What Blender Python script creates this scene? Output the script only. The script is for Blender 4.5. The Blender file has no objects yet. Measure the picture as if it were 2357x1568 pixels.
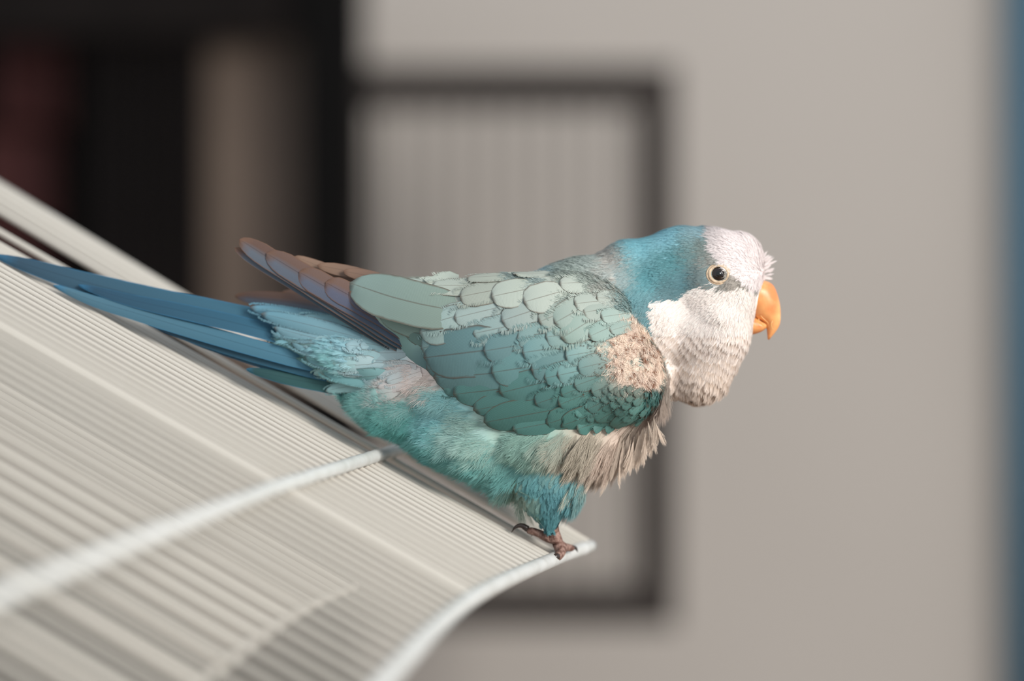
import bpy, bmesh, math, random
import numpy as np
from mathutils import Vector, Matrix
from mathutils.bvhtree import BVHTree

rng = np.random.default_rng(7)
random.seed(7)
S = bpy.context.scene
COL = S.collection

# ------------------------------------------------------------------ camera
FPX = 2357 * 85 / 36.0           # focal length in photo pixels
DIST = 0.87                      # camera to the bird's midplane
CZ = 1.25                        # camera height above the floor
CAM = Vector((0, -DIST, CZ))
PX = DIST / FPX                  # metres per photo pixel at the bird
cam_d = bpy.data.cameras.new('camera')
cam = bpy.data.objects.new('camera', cam_d)
COL.objects.link(cam)
cam.location = CAM
cam.rotation_euler = (math.pi / 2, 0, 0)
cam_d.sensor_width = 36
cam_d.lens = 85
cam_d.clip_start = 0.02
cam_d.clip_end = 50
cam_d.dof.use_dof = True
cam_d.dof.focus_distance = DIST - 0.022
cam_d.dof.aperture_fstop = 3.3
S.camera = cam

# ------------------------------------------------------------------ light
S.view_settings.view_transform = 'Standard'
S.view_settings.look = 'None'
S.view_settings.gamma = 1
S.view_settings.exposure = 0.5
S.view_settings.use_curve_mapping = False
world = bpy.data.worlds.new('world')
S.world = world
world.use_nodes = True
bg = world.node_tree.nodes['Background']
bg.inputs[0].default_value = (0.86, 0.92, 1.0, 1)
bg.inputs[1].default_value = 0.50


def area(name, loc, target, size, power, color, size_y=None):
    d = bpy.data.lights.new(name, 'AREA')
    d.energy = power
    d.color = color
    d.size = size
    if size_y:
        d.shape = 'RECTANGLE'
        d.size_y = size_y
    o = bpy.data.objects.new(name, d)
    COL.objects.link(o)
    o.location = loc
    o.rotation_euler = (Vector(target) - Vector(loc)).to_track_quat('-Z', 'Y').to_euler()
    return o


# the only lamp: daylight from the room's window, high on the right behind the camera (it shows as the glint in the eye)
area('window_right_offscreen', (2.2, -2.0, 2.3), (0, 0, CZ), 1.2, 88, (1.0, 0.95, 0.89))


# ------------------------------------------------------------------ helpers
def W(px, py, y=0.0):
    """photo pixel + depth behind the bird's midplane (m) -> world point"""
    d = DIST + y
    return Vector(((px - 1178.5) / FPX * d, y, CZ - (py - 784) / FPX * d))


def B(px, py, q=0.0):
    """point in the bird's own side-view frame (photo pixels at the midplane, q towards the viewer)"""
    return Vector(((px - 1178.5) * PX, -q * PX, CZ - (py - 784) * PX))


def lin(c):
    c = np.asarray(c, float) / 255.0
    return np.where(c <= 0.04045, c / 12.92, ((c + 0.055) / 1.055) ** 2.4)


def link(o, parent=None):
    COL.objects.link(o)
    if parent is not None:
        o.parent = parent
        o.matrix_parent_inverse = parent.matrix_world.inverted()
    return o


def empty(name, loc, label, cat, group=None):
    o = bpy.data.objects.new(name, None)
    o.empty_display_size = 0.02
    COL.objects.link(o)
    o.location = loc
    o.matrix_world = Matrix.Translation(loc)
    o['label'] = label
    o['category'] = cat
    if group:
        o['group'] = group
    return o


def mesh_obj(name, verts, faces, mat, parent=None, smooth=True):
    me = bpy.data.meshes.new(name)
    me.from_pydata([tuple(v) for v in verts], [], faces)
    me.update()
    if smooth:
        me.polygons.foreach_set('use_smooth', [True] * len(me.polygons))
    o = bpy.data.objects.new(name, me)
    if mat:
        me.materials.append(mat)
    return link(o, parent)


def box(name, x0, x1, y0, y1, z0, z1, mat, parent=None, bevel=0.0):
    v = [(x, y, z) for x in (x0, x1) for y in (y0, y1) for z in (z0, z1)]
    f = [(0, 1, 3, 2), (4, 6, 7, 5), (0, 4, 5, 1), (2, 3, 7, 6), (0, 2, 6, 4), (1, 5, 7, 3)]
    o = mesh_obj(name, v, f, mat, parent, smooth=False)
    if bevel:
        m = o.modifiers.new('bevel', 'BEVEL')
        m.width = bevel
        m.segments = 2
    return o


def tube(name, pts, radii, mat, parent=None, n=10, cap=True):
    pts = [Vector(p) for p in pts]
    if not hasattr(radii, '__len__'):
        radii = [radii] * len(pts)
    V, F = [], []
    up = Vector((0.13, 0.31, 0.94)).normalized()
    for i, p in enumerate(pts):
        a = pts[max(i - 1, 0)]
        b = pts[min(i + 1, len(pts) - 1)]
        t = (b - a).normalized()
        s = t.cross(up)
        if s.length < 1e-4:
            s = t.cross(Vector((1, 0, 0)))
        s.normalize()
        u = s.cross(t)
        for k in range(n):
            an = 2 * math.pi * k / n
            V.append(p + (s * math.cos(an) + u * math.sin(an)) * radii[i])
    for i in range(len(pts) - 1):
        for k in range(n):
            k2 = (k + 1) % n
            F.append((i * n + k, i * n + k2, (i + 1) * n + k2, (i + 1) * n + k))
    if cap:
        F.append(tuple(range(n))[::-1])
        F.append(tuple((len(pts) - 1) * n + k for k in range(n)))
    return mesh_obj(name, V, F, mat, parent)


def catmull(P, ts):
    """P: (n,k) control values at t=0..n-1"""
    P = np.asarray(P, float)
    n = len(P)
    out = []
    for t in ts:
        i = int(min(max(math.floor(t), 0), n - 2))
        f = t - i
        p1, p2 = P[i], P[i + 1]
        p0 = P[i - 1] if i > 0 else 2 * p1 - p2
        p3 = P[i + 2] if i + 2 < n else 2 * p2 - p1
        out.append(0.5 * ((2 * p1) + (-p0 + p2) * f + (2 * p0 - 5 * p1 + 4 * p2 - p3) * f * f
                          + (-p0 + 3 * p1 - 3 * p2 + p3) * f ** 3))
    return np.array(out)


# ------------------------------------------------------------------ materials
def new_mat(name):
    m = bpy.data.materials.new(name)
    m.use_nodes = True
    nt = m.node_tree
    return m, nt, nt.nodes['Principled BSDF']


def simple(name, rgb, rough=0.5, noise=0.0, scale=20.0, rgb2=None, bump=0.0, metallic=0.0, spec=0.5, sss=0.0):
    m, nt, p = new_mat(name)
    c = lin(rgb)
    p.inputs['Base Color'].default_value = (*c, 1)
    p.inputs['Roughness'].default_value = rough
    p.inputs['Metallic'].default_value = metallic
    p.inputs['Specular IOR Level'].default_value = spec
    if sss:
        p.inputs['Subsurface Weight'].default_value = sss
        p.inputs['Subsurface Radius'].default_value = (0.004, 0.002, 0.001)
        p.inputs['Subsurface Scale'].default_value = 1.0
    if rgb2 is not None or bump:
        tc = nt.nodes.new('ShaderNodeTexCoord')
        nz = nt.nodes.new('ShaderNodeTexNoise')
        nz.inputs['Scale'].default_value = scale
        nz.inputs['Detail'].default_value = 5
        nt.links.new(tc.outputs['Object'], nz.inputs['Vector'])
        if rgb2 is not None:
            r = nt.nodes.new('ShaderNodeValToRGB')
            r.color_ramp.elements[0].position = 0.5 - noise
            r.color_ramp.elements[0].color = (*c, 1)
            r.color_ramp.elements[1].position = 0.5 + noise
            r.color_ramp.elements[1].color = (*lin(rgb2), 1)
            nt.links.new(nz.outputs['Fac'], r.inputs['Fac'])
            nt.links.new(r.outputs['Color'], p.inputs['Base Color'])
        if bump:
            b = nt.nodes.new('ShaderNodeBump')
            b.inputs['Strength'].default_value = bump
            b.inputs['Distance'].default_value = 0.001
            nt.links.new(nz.outputs['Fac'], b.inputs['Height'])
            nt.links.new(b.outputs['Normal'], p.inputs['Normal'])
    return m


def plume_mat(name, transl=0.3):
    m, nt, p = new_mat(name)
    a = nt.nodes.new('ShaderNodeVertexColor')
    a.layer_name = 'col'
    p.inputs['Roughness'].default_value = 0.75
    p.inputs['Specular IOR Level'].default_value = 0.25
    nt.links.new(a.outputs['Color'], p.inputs['Base Color'])
    if transl:
        tr = nt.nodes.new('ShaderNodeBsdfTranslucent')
        mx = nt.nodes.new('ShaderNodeMixShader')
        mx.inputs[0].default_value = transl
        nt.links.new(a.outputs['Color'], tr.inputs['Color'])
        nt.links.new(p.outputs[0], mx.inputs[1])
        nt.links.new(tr.outputs[0], mx.inputs[2])
        nt.links.new(mx.outputs[0], nt.nodes['Material Output'].inputs['Surface'])
    return m


def vane_mat(name, edge_rgb, shaft_rgb, transl=0.12, rough=0.55, barb=0.16, edge=1.0):
    """flat feather vane: colour attribute, brown shaft, worn pale/brown fringe, fine barbs"""
    m, nt, p = new_mat(name)
    N, Lk = nt.nodes, nt.links

    def math_(op, a, b=None, c=None):
        n = N.new('ShaderNodeMath')
        n.operation = op
        for i, v in enumerate((a, b, c)):
            if v is None:
                continue
            if isinstance(v, (int, float)):
                n.inputs[i].default_value = v
            else:
                Lk.new(v, n.inputs[i])
        return n.outputs[0]

    def ramp01(v, lo, hi):
        n = N.new('ShaderNodeMapRange')
        n.interpolation_type = 'SMOOTHSTEP'
        n.inputs['From Min'].default_value = lo
        n.inputs['From Max'].default_value = hi
        Lk.new(v, n.inputs['Value'])
        return n.outputs[0]

    def mix(f, a, b):
        n = N.new('ShaderNodeMix')
        n.data_type = 'RGBA'
        Lk.new(f, n.inputs['Factor'])
        for k, v in ((6, a), (7, b)):
            if isinstance(v, tuple):
                n.inputs[k].default_value = v
            else:
                Lk.new(v, n.inputs[k])
        return n.outputs[2]

    a = N.new('ShaderNodeVertexColor')
    a.layer_name = 'col'
    uv = N.new('ShaderNodeUVMap')
    uv.uv_map = 'uv'
    sep = N.new('ShaderNodeSeparateXYZ')
    Lk.new(uv.outputs[0], sep.inputs[0])
    u, v = sep.outputs[0], sep.outputs[1]          # u: -1..1 across, v: length in photo px, z unused
    au = math_('ABSOLUTE', u)
    geo = N.new('ShaderNodeTexCoord')
    nz = N.new('ShaderNodeTexNoise')
    nz.inputs['Scale'].default_value = 260
    nz.inputs['Detail'].default_value = 4
    Lk.new(geo.outputs['Object'], nz.inputs['Vector'])
    # barbs: lines slanting from the shaft to the rim
    ph = math_('MULTIPLY_ADD', au, -14.0, v)
    ph = math_('MULTIPLY_ADD', nz.outputs['Fac'], 3.0, ph)
    sn = math_('SINE', math_('MULTIPLY', ph, 2.3))
    fac = math_('MULTIPLY_ADD', sn, barb, 1.0)
    vm = N.new('ShaderNodeVectorMath')
    vm.operation = 'SCALE'
    Lk.new(a.outputs['Color'], vm.inputs[0])
    Lk.new(fac, vm.inputs['Scale'])
    col = vm.outputs[0]
    at = N.new('ShaderNodeAttribute')
    at.attribute_name = 'tt'                       # 0 base .. 1 tip
    rim = math_('MAXIMUM', ramp01(math_('MULTIPLY_ADD', nz.outputs['Fac'], 0.10, au), 0.93, 1.05),
                ramp01(math_('MULTIPLY_ADD', nz.outputs['Fac'], 0.08, at.outputs['Fac']), 0.97, 1.05))
    rim = math_('MULTIPLY', rim, edge)
    col = mix(rim, col, (*lin(edge_rgb), 1))
    shaft = math_('MULTIPLY', math_('SUBTRACT', 1.0, ramp01(au, 0.01, 0.045)), 0.5)
    col = mix(shaft, col, (*lin(shaft_rgb), 1))
    Lk.new(col, p.inputs['Base Color'])
    p.inputs['Roughness'].default_value = rough
    p.inputs['Specular IOR Level'].default_value = 0.3
    bp = N.new('ShaderNodeBump')
    bp.inputs['Strength'].default_value = 0.12
    bp.inputs['Distance'].default_value = 0.0002
    Lk.new(sn, bp.inputs['Height'])
    Lk.new(bp.outputs[0], p.inputs['Normal'])
    if transl:
        tr = N.new('ShaderNodeBsdfTranslucent')
        mx = N.new('ShaderNodeMixShader')
        mx.inputs[0].default_value = transl
        Lk.new(col, tr.inputs['Color'])
        Lk.new(p.outputs[0], mx.inputs[1])
        Lk.new(tr.outputs[0], mx.inputs[2])
        Lk.new(mx.outputs[0], N['Material Output'].inputs['Surface'])
    return m


M_wall = simple('wall_paint', (203, 195, 186), 0.9, 0.4, 3.0, (199, 191, 182))
M_floor = simple('floor_boards', (150, 130, 112), 0.6, 0.3, 6, (136, 116, 98))
M_black = simple('black_coated_steel', (9, 8, 8), 0.7, 0.3, 30, (12, 11, 10), spec=0.08)
M_brown = simple('dark_grey_coated_steel', (50, 44, 41), 0.6, 0.3, 30, (56, 50, 46), spec=0.2)
M_taupe = simple('taupe_wall_shade', (122, 107, 95), 0.8, 0.3, 8, (108, 94, 84))  # tone of the shaded wall, for the added board; toy string shares it
M_char = simple('charcoal_board', (30, 26, 25), 0.8, 0.3, 12, (22, 19, 18), spec=0.08)
M_rust = simple('rust_red_wood', (70, 22, 14), 0.7, 0.3, 20, (70, 20, 20))
M_curtain = simple('blue_cloth', (92, 136, 158), 0.9, 0.3, 60, (84, 126, 148))
M_wire = simple('cream_coated_wire', (203, 200, 193), 0.38, 0.25, 90, (182, 176, 163), bump=0.15)
M_rod = simple('white_coated_rod', (210, 212, 210), 0.38, 0.22, 120, (190, 191, 186), bump=0.3)
M_plume = plume_mat('contour_plumage')
M_body = plume_mat('body_skin_plumage', 0)
M_vane = vane_mat('wing_covert_vane', (92, 74, 60), (84, 62, 48), barb=0.07, edge=0.75)
M_flight = vane_mat('flight_feather_vane', (118, 90, 74), (48, 40, 42), transl=0.25, barb=0.06)
M_tail = vane_mat('tail_feather_vane', (52, 120, 160), (22, 40, 54), transl=0.15, barb=0.07, edge=0.6)
M_eye = simple('dark_brown_eye', (26, 13, 8), 0.06, spec=0.7)
M_pupil = simple('black_pupil', (4, 3, 3), 0.05, spec=0.7)
M_ring = simple('cream_eye_ring_skin', (214, 192, 164), 0.6, 0.25, 500, (180, 154, 126), bump=0.6)
M_claw = simple('dark_horn_claw', (38, 30, 27), 0.3, 0.3, 300, (60, 50, 46))
M_skin = simple('scaly_brown_skin', (150, 120, 108), 0.65, 0.12, 700, (92, 60, 50), bump=0.8)


def beak_mat():
    m, nt, p = new_mat('orange_horn_beak')
    N, Lk = nt.nodes, nt.links
    tc = N.new('ShaderNodeTexCoord')
    nz = N.new('ShaderNodeTexNoise')
    nz.inputs['Scale'].default_value = 130
    nz.inputs['Detail'].default_value = 6
    Lk.new(tc.outputs['Object'], nz.inputs['Vector'])
    r = N.new('ShaderNodeValToRGB')
    r.color_ramp.elements[0].position = 0.35
    r.color_ramp.elements[0].color = (*lin((222, 136, 80)), 1)
    r.color_ramp.elements[1].position = 0.68
    r.color_ramp.elements[1].color = (*lin((244, 182, 118)), 1)
    Lk.new(nz.outputs['Fac'], r.inputs['Fac'])
    Lk.new(r.outputs[0], p.inputs['Base Color'])
    p.inputs['Roughness'].default_value = 0.38
    p.inputs['Subsurface Weight'].default_value = 0.25
    p.inputs['Subsurface Radius'].default_value = (0.004, 0.0016, 0.0006)
    p.inputs['Subsurface Scale'].default_value = 1.0
    b = N.new('ShaderNodeBump')
    b.inputs['Strength'].default_value = 0.25
    b.inputs['Distance'].default_value = 0.0008
    Lk.new(nz.outputs['Fac'], b.inputs['Height'])
    Lk.new(b.outputs[0], p.inputs['Normal'])
    return m


M_beak = beak_mat()

# ------------------------------------------------------------------ the room
WALL_Y = 3.2
w = box('wall_back', -4.0, 4.0, WALL_Y, WALL_Y + 0.1, 0, 2.9, M_wall)
w['kind'] = 'structure'
f = box('floor', -4.0, 4.0, -2.5, WALL_Y + 0.1, -0.05, 0, M_floor)
f['kind'] = 'structure'

# ------------------------------------------------------------------ black cage with an open door in the background
YB = 2.35          # its front plane


def xb(px, y=YB):
    return W(px, 0, y).x


def zb(py, y=YB):
    return W(0, py, y).z


bc = empty('aviary_cage', (xb(400), YB, 0), 'tall black metal cage with its grey barred door swung open against the wall', 'cage')
box('post', xb(692), xb(836), YB - 0.03, YB + 0.05, 0, zb(-220), M_black, bc, 0.004)
box('post', xb(-420), xb(-330), YB, YB + 0.06, 0, zb(-220), M_black, bc, 0.004)
box('top_rail', xb(-330), xb(702), YB + 0.005, YB + 0.06, zb(80), zb(-100), M_char, bc, 0.004)
box('roof_panel', xb(-420), xb(822), YB, YB + 0.62, zb(-220), zb(-250), M_black, bc)
box('back_panel', xb(-420), xb(470), YB + 0.58, YB + 0.60, 0, zb(-220), M_black, bc)
box('wall_shade_board', xb(455), xb(715), YB + 0.10, YB + 0.11, 0, zb(-220), M_taupe, bc)  # added board; its taupe stands in for shade on the wall behind
box('bottom_rail', xb(-330), xb(702), YB + 0.005, YB + 0.06, zb(1500), zb(1600), M_black, bc, 0.004)
bar0 = None
for i in range(9):
    cx = xb(206 + i * 31)
    r = 0.0062
    if bar0 is None:
        bar0 = tube('bar', [(0, 0, 0), (0, 0, 1)], r, M_char, bc, 8)
        o = bar0
    else:
        o = bar0.copy()
        COL.objects.link(o)
    o.parent = bc
    o.matrix_parent_inverse = Matrix()
    o.location = Vector((cx, YB + 0.03, zb(1550))) - bc.location
    o.scale = (1, 1, zb(70) - zb(1550))
dr = empty('cage_door', (xb(1190), YB, zb(1440)), 'x', 'x')
del dr['label'], dr['category']
dr.parent = bc
dr.matrix_parent_inverse = bc.matrix_world.inverted()
# the door is a part: a frame mesh that carries its bars
bpy.data.objects.remove(dr)


def frame_mesh(x0, x1, z0, z1, t, y0, y1):
    V, F = [], []

    def bx(a, b, c, d):
        n = len(V)
        V.extend([(x, y, z) for x in (a, b) for y in (y0, y1) for z in (c, d)])
        F.extend([tuple(n + k for k in q) for q in
                  [(0, 1, 3, 2), (4, 6, 7, 5), (0, 4, 5, 1), (2, 3, 7, 6), (0, 2, 6, 4), (1, 5, 7, 3)]])
    bx(x0, x1, z1 - t, z1)
    bx(x0, x1, z0, z0 + t)
    bx(x0, x0 + t, z0 + t, z1 - t)
    bx(x1 - t, x1, z0 + t, z1 - t)
    return V, F


t_fr = (xb(1558) - xb(1462))
V, F = frame_mesh(xb(752), xb(1556), zb(1442), zb(152), t_fr, YB - 0.01, YB + 0.03)
door = mesh_obj('door_frame', V, F, M_brown, bc, smooth=False)
db0 = None
x_a, x_b = xb(752) + t_fr, xb(1556) - t_fr
for i in range(10):
    cx = x_a + (x_b - x_a) * (i + 0.5) / 10
    if db0 is None:
        db0 = tube('door_bar', [(0, 0, 0), (0, 0, 1)], 0.0034, M_brown, None, 8)
        o = db0
    else:
        o = db0.copy()
        COL.objects.link(o)
    o.parent = door
    o.matrix_parent_inverse = Matrix()
    o.location = (cx, YB + 0.01, zb(1442) + t_fr * 0.5)
    o.scale = (1, 1, zb(152) - zb(1442) - t_fr)
# a wooden toy hanging in the cage
toy = empty('hanging_toy', W(40, 420, YB + 0.3), 'rust red wooden block toy hanging inside the black cage', 'toy')
for k, (dx, dz, sx, sz) in enumerate([(0, 0, .05, .07), (-.015, -.14, .06, .055), (.02, .14, .045, .06)]):
    box('block', toy.location.x + dx - sx, toy.location.x + dx + sx, YB + .26, YB + .34,
        toy.location.z + dz - sz, toy.location.z + dz + sz, M_rust, toy, 0.008)
tube('string', [toy.location + Vector((0, 0, -.2)), Vector((toy.location.x, YB + 0.3, zb(-222)))], 0.004, M_taupe, toy, 6)

# ------------------------------------------------------------------ blue curtain at the right
V, F = [], []
n = 60
x0c = W(2336, 0, 3.12).x
for i in range(n + 1):
    x = x0c + 0.8 * i / n
    y = 3.13 + 0.035 * math.sin(i * 0.9) + 0.012 * math.sin(i * 2.3)
    V += [(x, y, 0.02), (x, y, 2.6)]
for i in range(n):
    F.append((2 * i, 2 * i + 2, 2 * i + 3, 2 * i + 1))
cur = mesh_obj('curtain', V, F, M_curtain)
sm = cur.modifiers.new('thickness', 'SOLIDIFY')
sm.thickness = 0.004
cur['label'] = 'dusty blue curtain hanging in soft folds beside the pale wall'
cur['category'] = 'curtain'

# ------------------------------------------------------------------ the white wire cage top under the bird
# edge rod: pixel + depth, far corner (v=0) .. crest (v=1) .. towards the camera
R0c = [(1360, 1257, .045), (1270, 1290, -.010), (1087, 1378, -.13), (905, 1548, -.235), (560, 1960, -.345)]
R0w = np.array([W(*p) for p in R0c])
WD = Vector((-1.0, 0.20, 0.548))
far_end = W(-150, 335, .15)                     # far edge leaves the frame higher up


def rod_pt(v):
    return Vector(catmull(R0w, [v])[0])


def wire_end(v):
    a = rod_pt(v)
    t = 0.05
    while True:
        p = a + WD * t
        d = p.y + DIST
        if p.x / d * FPX + 1178.5 < -150:
            break
        t += 0.004
    if v < 1:
        k = 1 - v
        p = p.lerp(far_end, k ** 1.0) if v > 0 else far_end.copy()
    return a, p


cage = empty('bird_cage', (W(-170, 800, -.05).x, -.05, 0),
             'white wire cage top of fine sloping wires on which the blue parrot stands', 'cage')
wire_me = None


def add_wire(a, b, r, name='wire', mat=M_wire):
    global wire_me
    if wire_me is None:
        o = tube(name, [(0, 0, 0), (0, 0, 1)], 1.0, mat, None, 12)
        wire_me = o.data
    else:
        o = bpy.data.objects.new(name, wire_me)
        COL.objects.link(o)
    d = b - a
    q = d.to_track_quat('Z', 'Y')
    mw = Matrix.LocRotScale(a, q, Vector((r, r, d.length)))
    o.parent = cage
    o.matrix_parent_inverse = cage.matrix_world.inverted()
    o.matrix_basis = mw
    return o


vs = [.03, .13, .23, .34, .45, .57, .84, .97] + list(1 + np.arange(0, 15) / 15.0) + list(2 + np.arange(0, 11) / 11.0) + \
     list(3 + np.arange(0, 13) / 12.0)
for v in vs:
    a, b = wire_end(v)
    r = 0.00105
    if v < 0.99:
        r = 0.0013
    if abs(v - 2) < 1e-6:
        r = 0.0017
    add_wire(a, b, r)
for v in np.arange(1.6, 4.1, .075):
    a, b = wire_end(v)
    dn = Vector((0, 0, -0.032))
    add_wire(a + dn + WD * .05, b + dn, .0011)
rod_pts = [rod_pt(v) for v in np.linspace(0, 4.15, 60)]
up = Vector((0, 0, 1))
tube('edge_rod', rod_pts, [0.0022] * 3 + [0.0026] * 57, M_rod, cage, 14)
back0, back1 = wire_end(0)
tube('back_rod', [back0, back0.lerp(back1, .5), back1], 0.0018, M_wire, cage, 10)
ROD1 = [(1040, 1030), (950, 1046), (885, 1063), (780, 1096), (640, 1142), (450, 1217), (300, 1277), (150, 1337), (0, 1397), (-170, 1466)]


def on_cross_rod(v):
    # where the wire at v passes under the sloping cross rod
    a, b = wire_end(v)
    best = None
    for t in np.linspace(0.01, 1, 400):
        p = a.lerp(b, t)
        d = p.y + DIST
        x_, y_ = p.x / d * FPX + 1178.5, 784 - (p.z - CZ) / d * FPX
        ry = np.interp(-x_, [-q_[0] for q_ in ROD1], [q_[1] for q_ in ROD1])
        if y_ < ry:
            return p
    return None


cr = [on_cross_rod(v) for v in np.linspace(.3, 4.1, 77)]
cr = [p + Vector((0, 0, 0.0026)) for p in cr if p is not None]
tube('cross_rod', cr, 0.0024, M_rod, cage, 14)
tube('lower_cross_rod', [rod_pt(v) + WD * 0.050 + Vector((0, 0, -0.0305)) for v in np.linspace(1.6, 4.15, 30)],
     0.0014, M_wire, cage, 12)
# posts that carry the wires outside the left of the picture
pa, pb = wire_end(0.5)[1], wire_end(3.9)[1]
rail = [wire_end(v)[1] for v in np.linspace(0, 4.08, 40)]
tube('rail', rail, 0.004, M_rod, cage, 10)
for p in (wire_end(0.6)[1], wire_end(3.9)[1]):
    tube('post', [p, Vector((p.x - 0.01, p.y, 0))], 0.006, M_rod, cage, 10)

# ------------------------------------------------------------------ the parrot
bird = empty('parrot', B(1270, 1290, 0), 'blue and white parrot with orange beak perched on the wire cage top', 'parrot')


def ellipsoids(name, items, voxel, smooth_it):
    bm = bmesh.new()
    for (cx, cy, q, rx, ry, rq, ang) in items:
        mat = (Matrix.Translation(B(cx, cy, q)) @ Matrix.Rotation(math.radians(ang), 4, 'Y')
               @ Matrix.Diagonal((rx * PX, rq * PX, ry * PX, 1)))
        bmesh.ops.create_icosphere(bm, subdivisions=4, radius=1.0, matrix=mat)
    me = bpy.data.meshes.new(name)
    bm.to_mesh(me)
    bm.free()
    o = bpy.data.objects.new(name, me)
    COL.objects.link(o)
    r = o.modifiers.new('r', 'REMESH')
    r.mode = 'VOXEL'
    r.voxel_size = voxel
    s = o.modifiers.new('s', 'SMOOTH')
    s.factor = 0.5
    s.iterations = smooth_it
    dg = bpy.context.evaluated_depsgraph_get()
    me2 = bpy.data.meshes.new_from_object(o.evaluated_get(dg))
    bpy.data.objects.remove(o)
    me2.name = name
    me2.polygons.foreach_set('use_smooth', [True] * len(me2.polygons))
    return me2


body_items = [
    (1185, 845, 0, 320, 195, 180, 4), (1270, 770, 0, 240, 150, 160, -14), (1390, 850, 0, 135, 170, 150, 0),
    (1235, 975, 0, 215, 118, 140, 12), (980, 900, 0, 150, 100, 115, 22), (840, 825, 0, 150, 68, 80, 14),
    (722, 784, 0, 92, 36, 48, 12), (1475, 725, 0, 125, 140, 120, -28), (1525, 650, 0, 115, 112, 108, -10),
    (1630, 652, 0, 128, 132, 112, 0), (1700, 610, 0, 62, 78, 66, 0), (1615, 760, 0, 112, 100, 104, 15),
    (1665, 730, 0, 72, 70, 98, 0), (1630, 812, 0, 82, 70, 88, 10), (1612, 862, 0, 76, 66, 76, 0), (1480, 880, 0, 70, 70, 100, 0),
    (1110, 990, 0, 208, 112, 125, 20), (1330, 692, 0, 175, 98, 112, -17), (1640, 768, 0, 92, 76, 111, 10), (930, 925, 0, 125, 80, 95, 26), (1400, 690, 0, 130, 106, 110, -22),
    (1455, 640, 0, 90, 92, 95, -30), (1575, 615, 0, 112, 96, 102, -5), (1690, 690, 0, 52, 52, 97, 0), (1648, 728, 0, 80, 62, 115, 0),
    (1195, 1075, 0, 110, 66, 95, 26), (1290, 1075, 26, 78, 84, 76, 0),
    (1262, 1100, 62, 76, 92, 50, 8), (1266, 1165, 62, 34, 52, 28, 0),
    (1195, 1040, -72, 66, 62, 56, 8), (1160, 1068, -110, 40, 34, 40, 0),
]
body_me = ellipsoids('body', body_items, 0.0016, 20)
body = link(bpy.data.objects.new('body', body_me), bird)
body_me.materials.append(M_body)

wing_items = [(1215, 800, 78, 300, 165, 128, 7), (1420, 865, 70, 106, 112, 108, 0), (1330, 740, 66, 150, 112, 88, 10),
              (1010, 735, 66, 170, 84, 84, 16), (1240, 910, 76, 190, 78, 90, 6)]
wing_me = ellipsoids('wing', wing_items, 0.0016, 10)
wing = link(bpy.data.objects.new('wing', wing_me), bird)
wing_me.materials.append(M_body)
far_me = wing_me.copy()
nv = len(far_me.vertices)
co = np.empty(nv * 3)
far_me.vertices.foreach_get('co', co)
co = co.reshape(-1, 3)
co[:, 1] *= -1
far_me.vertices.foreach_set('co', co.ravel())
far_me.flip_normals()
far_wing = link(bpy.data.objects.new('wing', far_me), bird)


def bvh_of(me):
    return BVHTree.FromPolygons([v.co.copy() for v in me.vertices], [tuple(p.vertices) for p in me.polygons])


bvh_body, bvh_wing, bvh_far = bvh_of(body_me), bvh_of(wing_me), bvh_of(far_me)


def cast(px, py, which='both'):
    d = (W(px, py, 0) - CAM).normalized()
    best = None
    for k, t in (('body', bvh_body), ('wing', bvh_wing)):
        if which in ('both', k):
            h = t.ray_cast(CAM, d)
            if h[0] is not None and (best is None or h[3] < best[2]):
                best = (h[0], h[1], h[3])
    return best


# ---- plumage colours: (x, y, r, g, b) in the side view
CP = np.array([
    (1480, 560, 118, 186, 198), (1550, 540, 128, 190, 203), (1620, 525, 140, 180, 190), (1500, 640, 88, 158, 168),
    (1560, 600, 78, 142, 150), (1600, 585, 104, 140, 142), (1632, 570, 118, 134, 130), (1580, 650, 80, 128, 138),
    (1540, 690, 92, 132, 140), (1500, 720, 108, 158, 166), (1465, 680, 104, 160, 168), (1438, 640, 146, 168, 168),
    (1410, 590, 176, 172, 164), (1415, 660, 176, 168, 158), (1455, 745, 172, 166, 160), (1500, 785, 112, 152, 156),
    (1690, 645, 162, 154, 144), (1620, 640, 108, 130, 132), (1650, 600, 150, 150, 144), (1660, 655, 130, 132, 126),
    (1330, 620, 150, 166, 158), (1250, 608, 140, 170, 176), (1370, 600, 158, 172, 166),
    (1000, 930, 116, 190, 192), (950, 980, 86, 172, 166), (1050, 960, 126, 190, 196), (1100, 1060, 104, 176, 172),
    (1020, 1060, 84, 176, 178), (1180, 1090, 100, 170, 166), (1265, 1120, 76, 138, 146), (1262, 1180, 70, 134, 142),
    (1300, 1070, 150, 164, 144), (1240, 1040, 130, 174, 160), (1340, 1050, 188, 172, 152), (1420, 1020, 186, 166, 150),
    (1480, 1030, 200, 186, 170), (1450, 1080, 186, 170, 156), (1195, 1140, 160, 176, 156), (1530, 930, 170, 152, 140),
    (850, 930, 112, 184, 178), (950, 860, 206, 192, 186), (975, 885, 206, 188, 180), (900, 835, 160, 200, 206),
    (800, 865, 126, 194, 196), (850, 790, 132, 184, 196), (700, 745, 116, 174, 190), (770, 765, 122, 178, 190),
    (700, 850, 90, 170, 166), (1090, 985, 146, 184, 178), (1030, 1005, 104, 184, 180), (1140, 1055, 104, 178, 174), (1150, 1010, 150, 184, 172), (1360, 1000, 160, 150, 132),
    (1290, 1130, 78, 140, 150), (1312, 1112, 84, 148, 156), (1318, 1145, 84, 148, 156), (1215, 1150, 128, 168, 156), (1230, 1100, 92, 160, 164), (1560, 900, 150, 132, 118),
], float)
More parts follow.
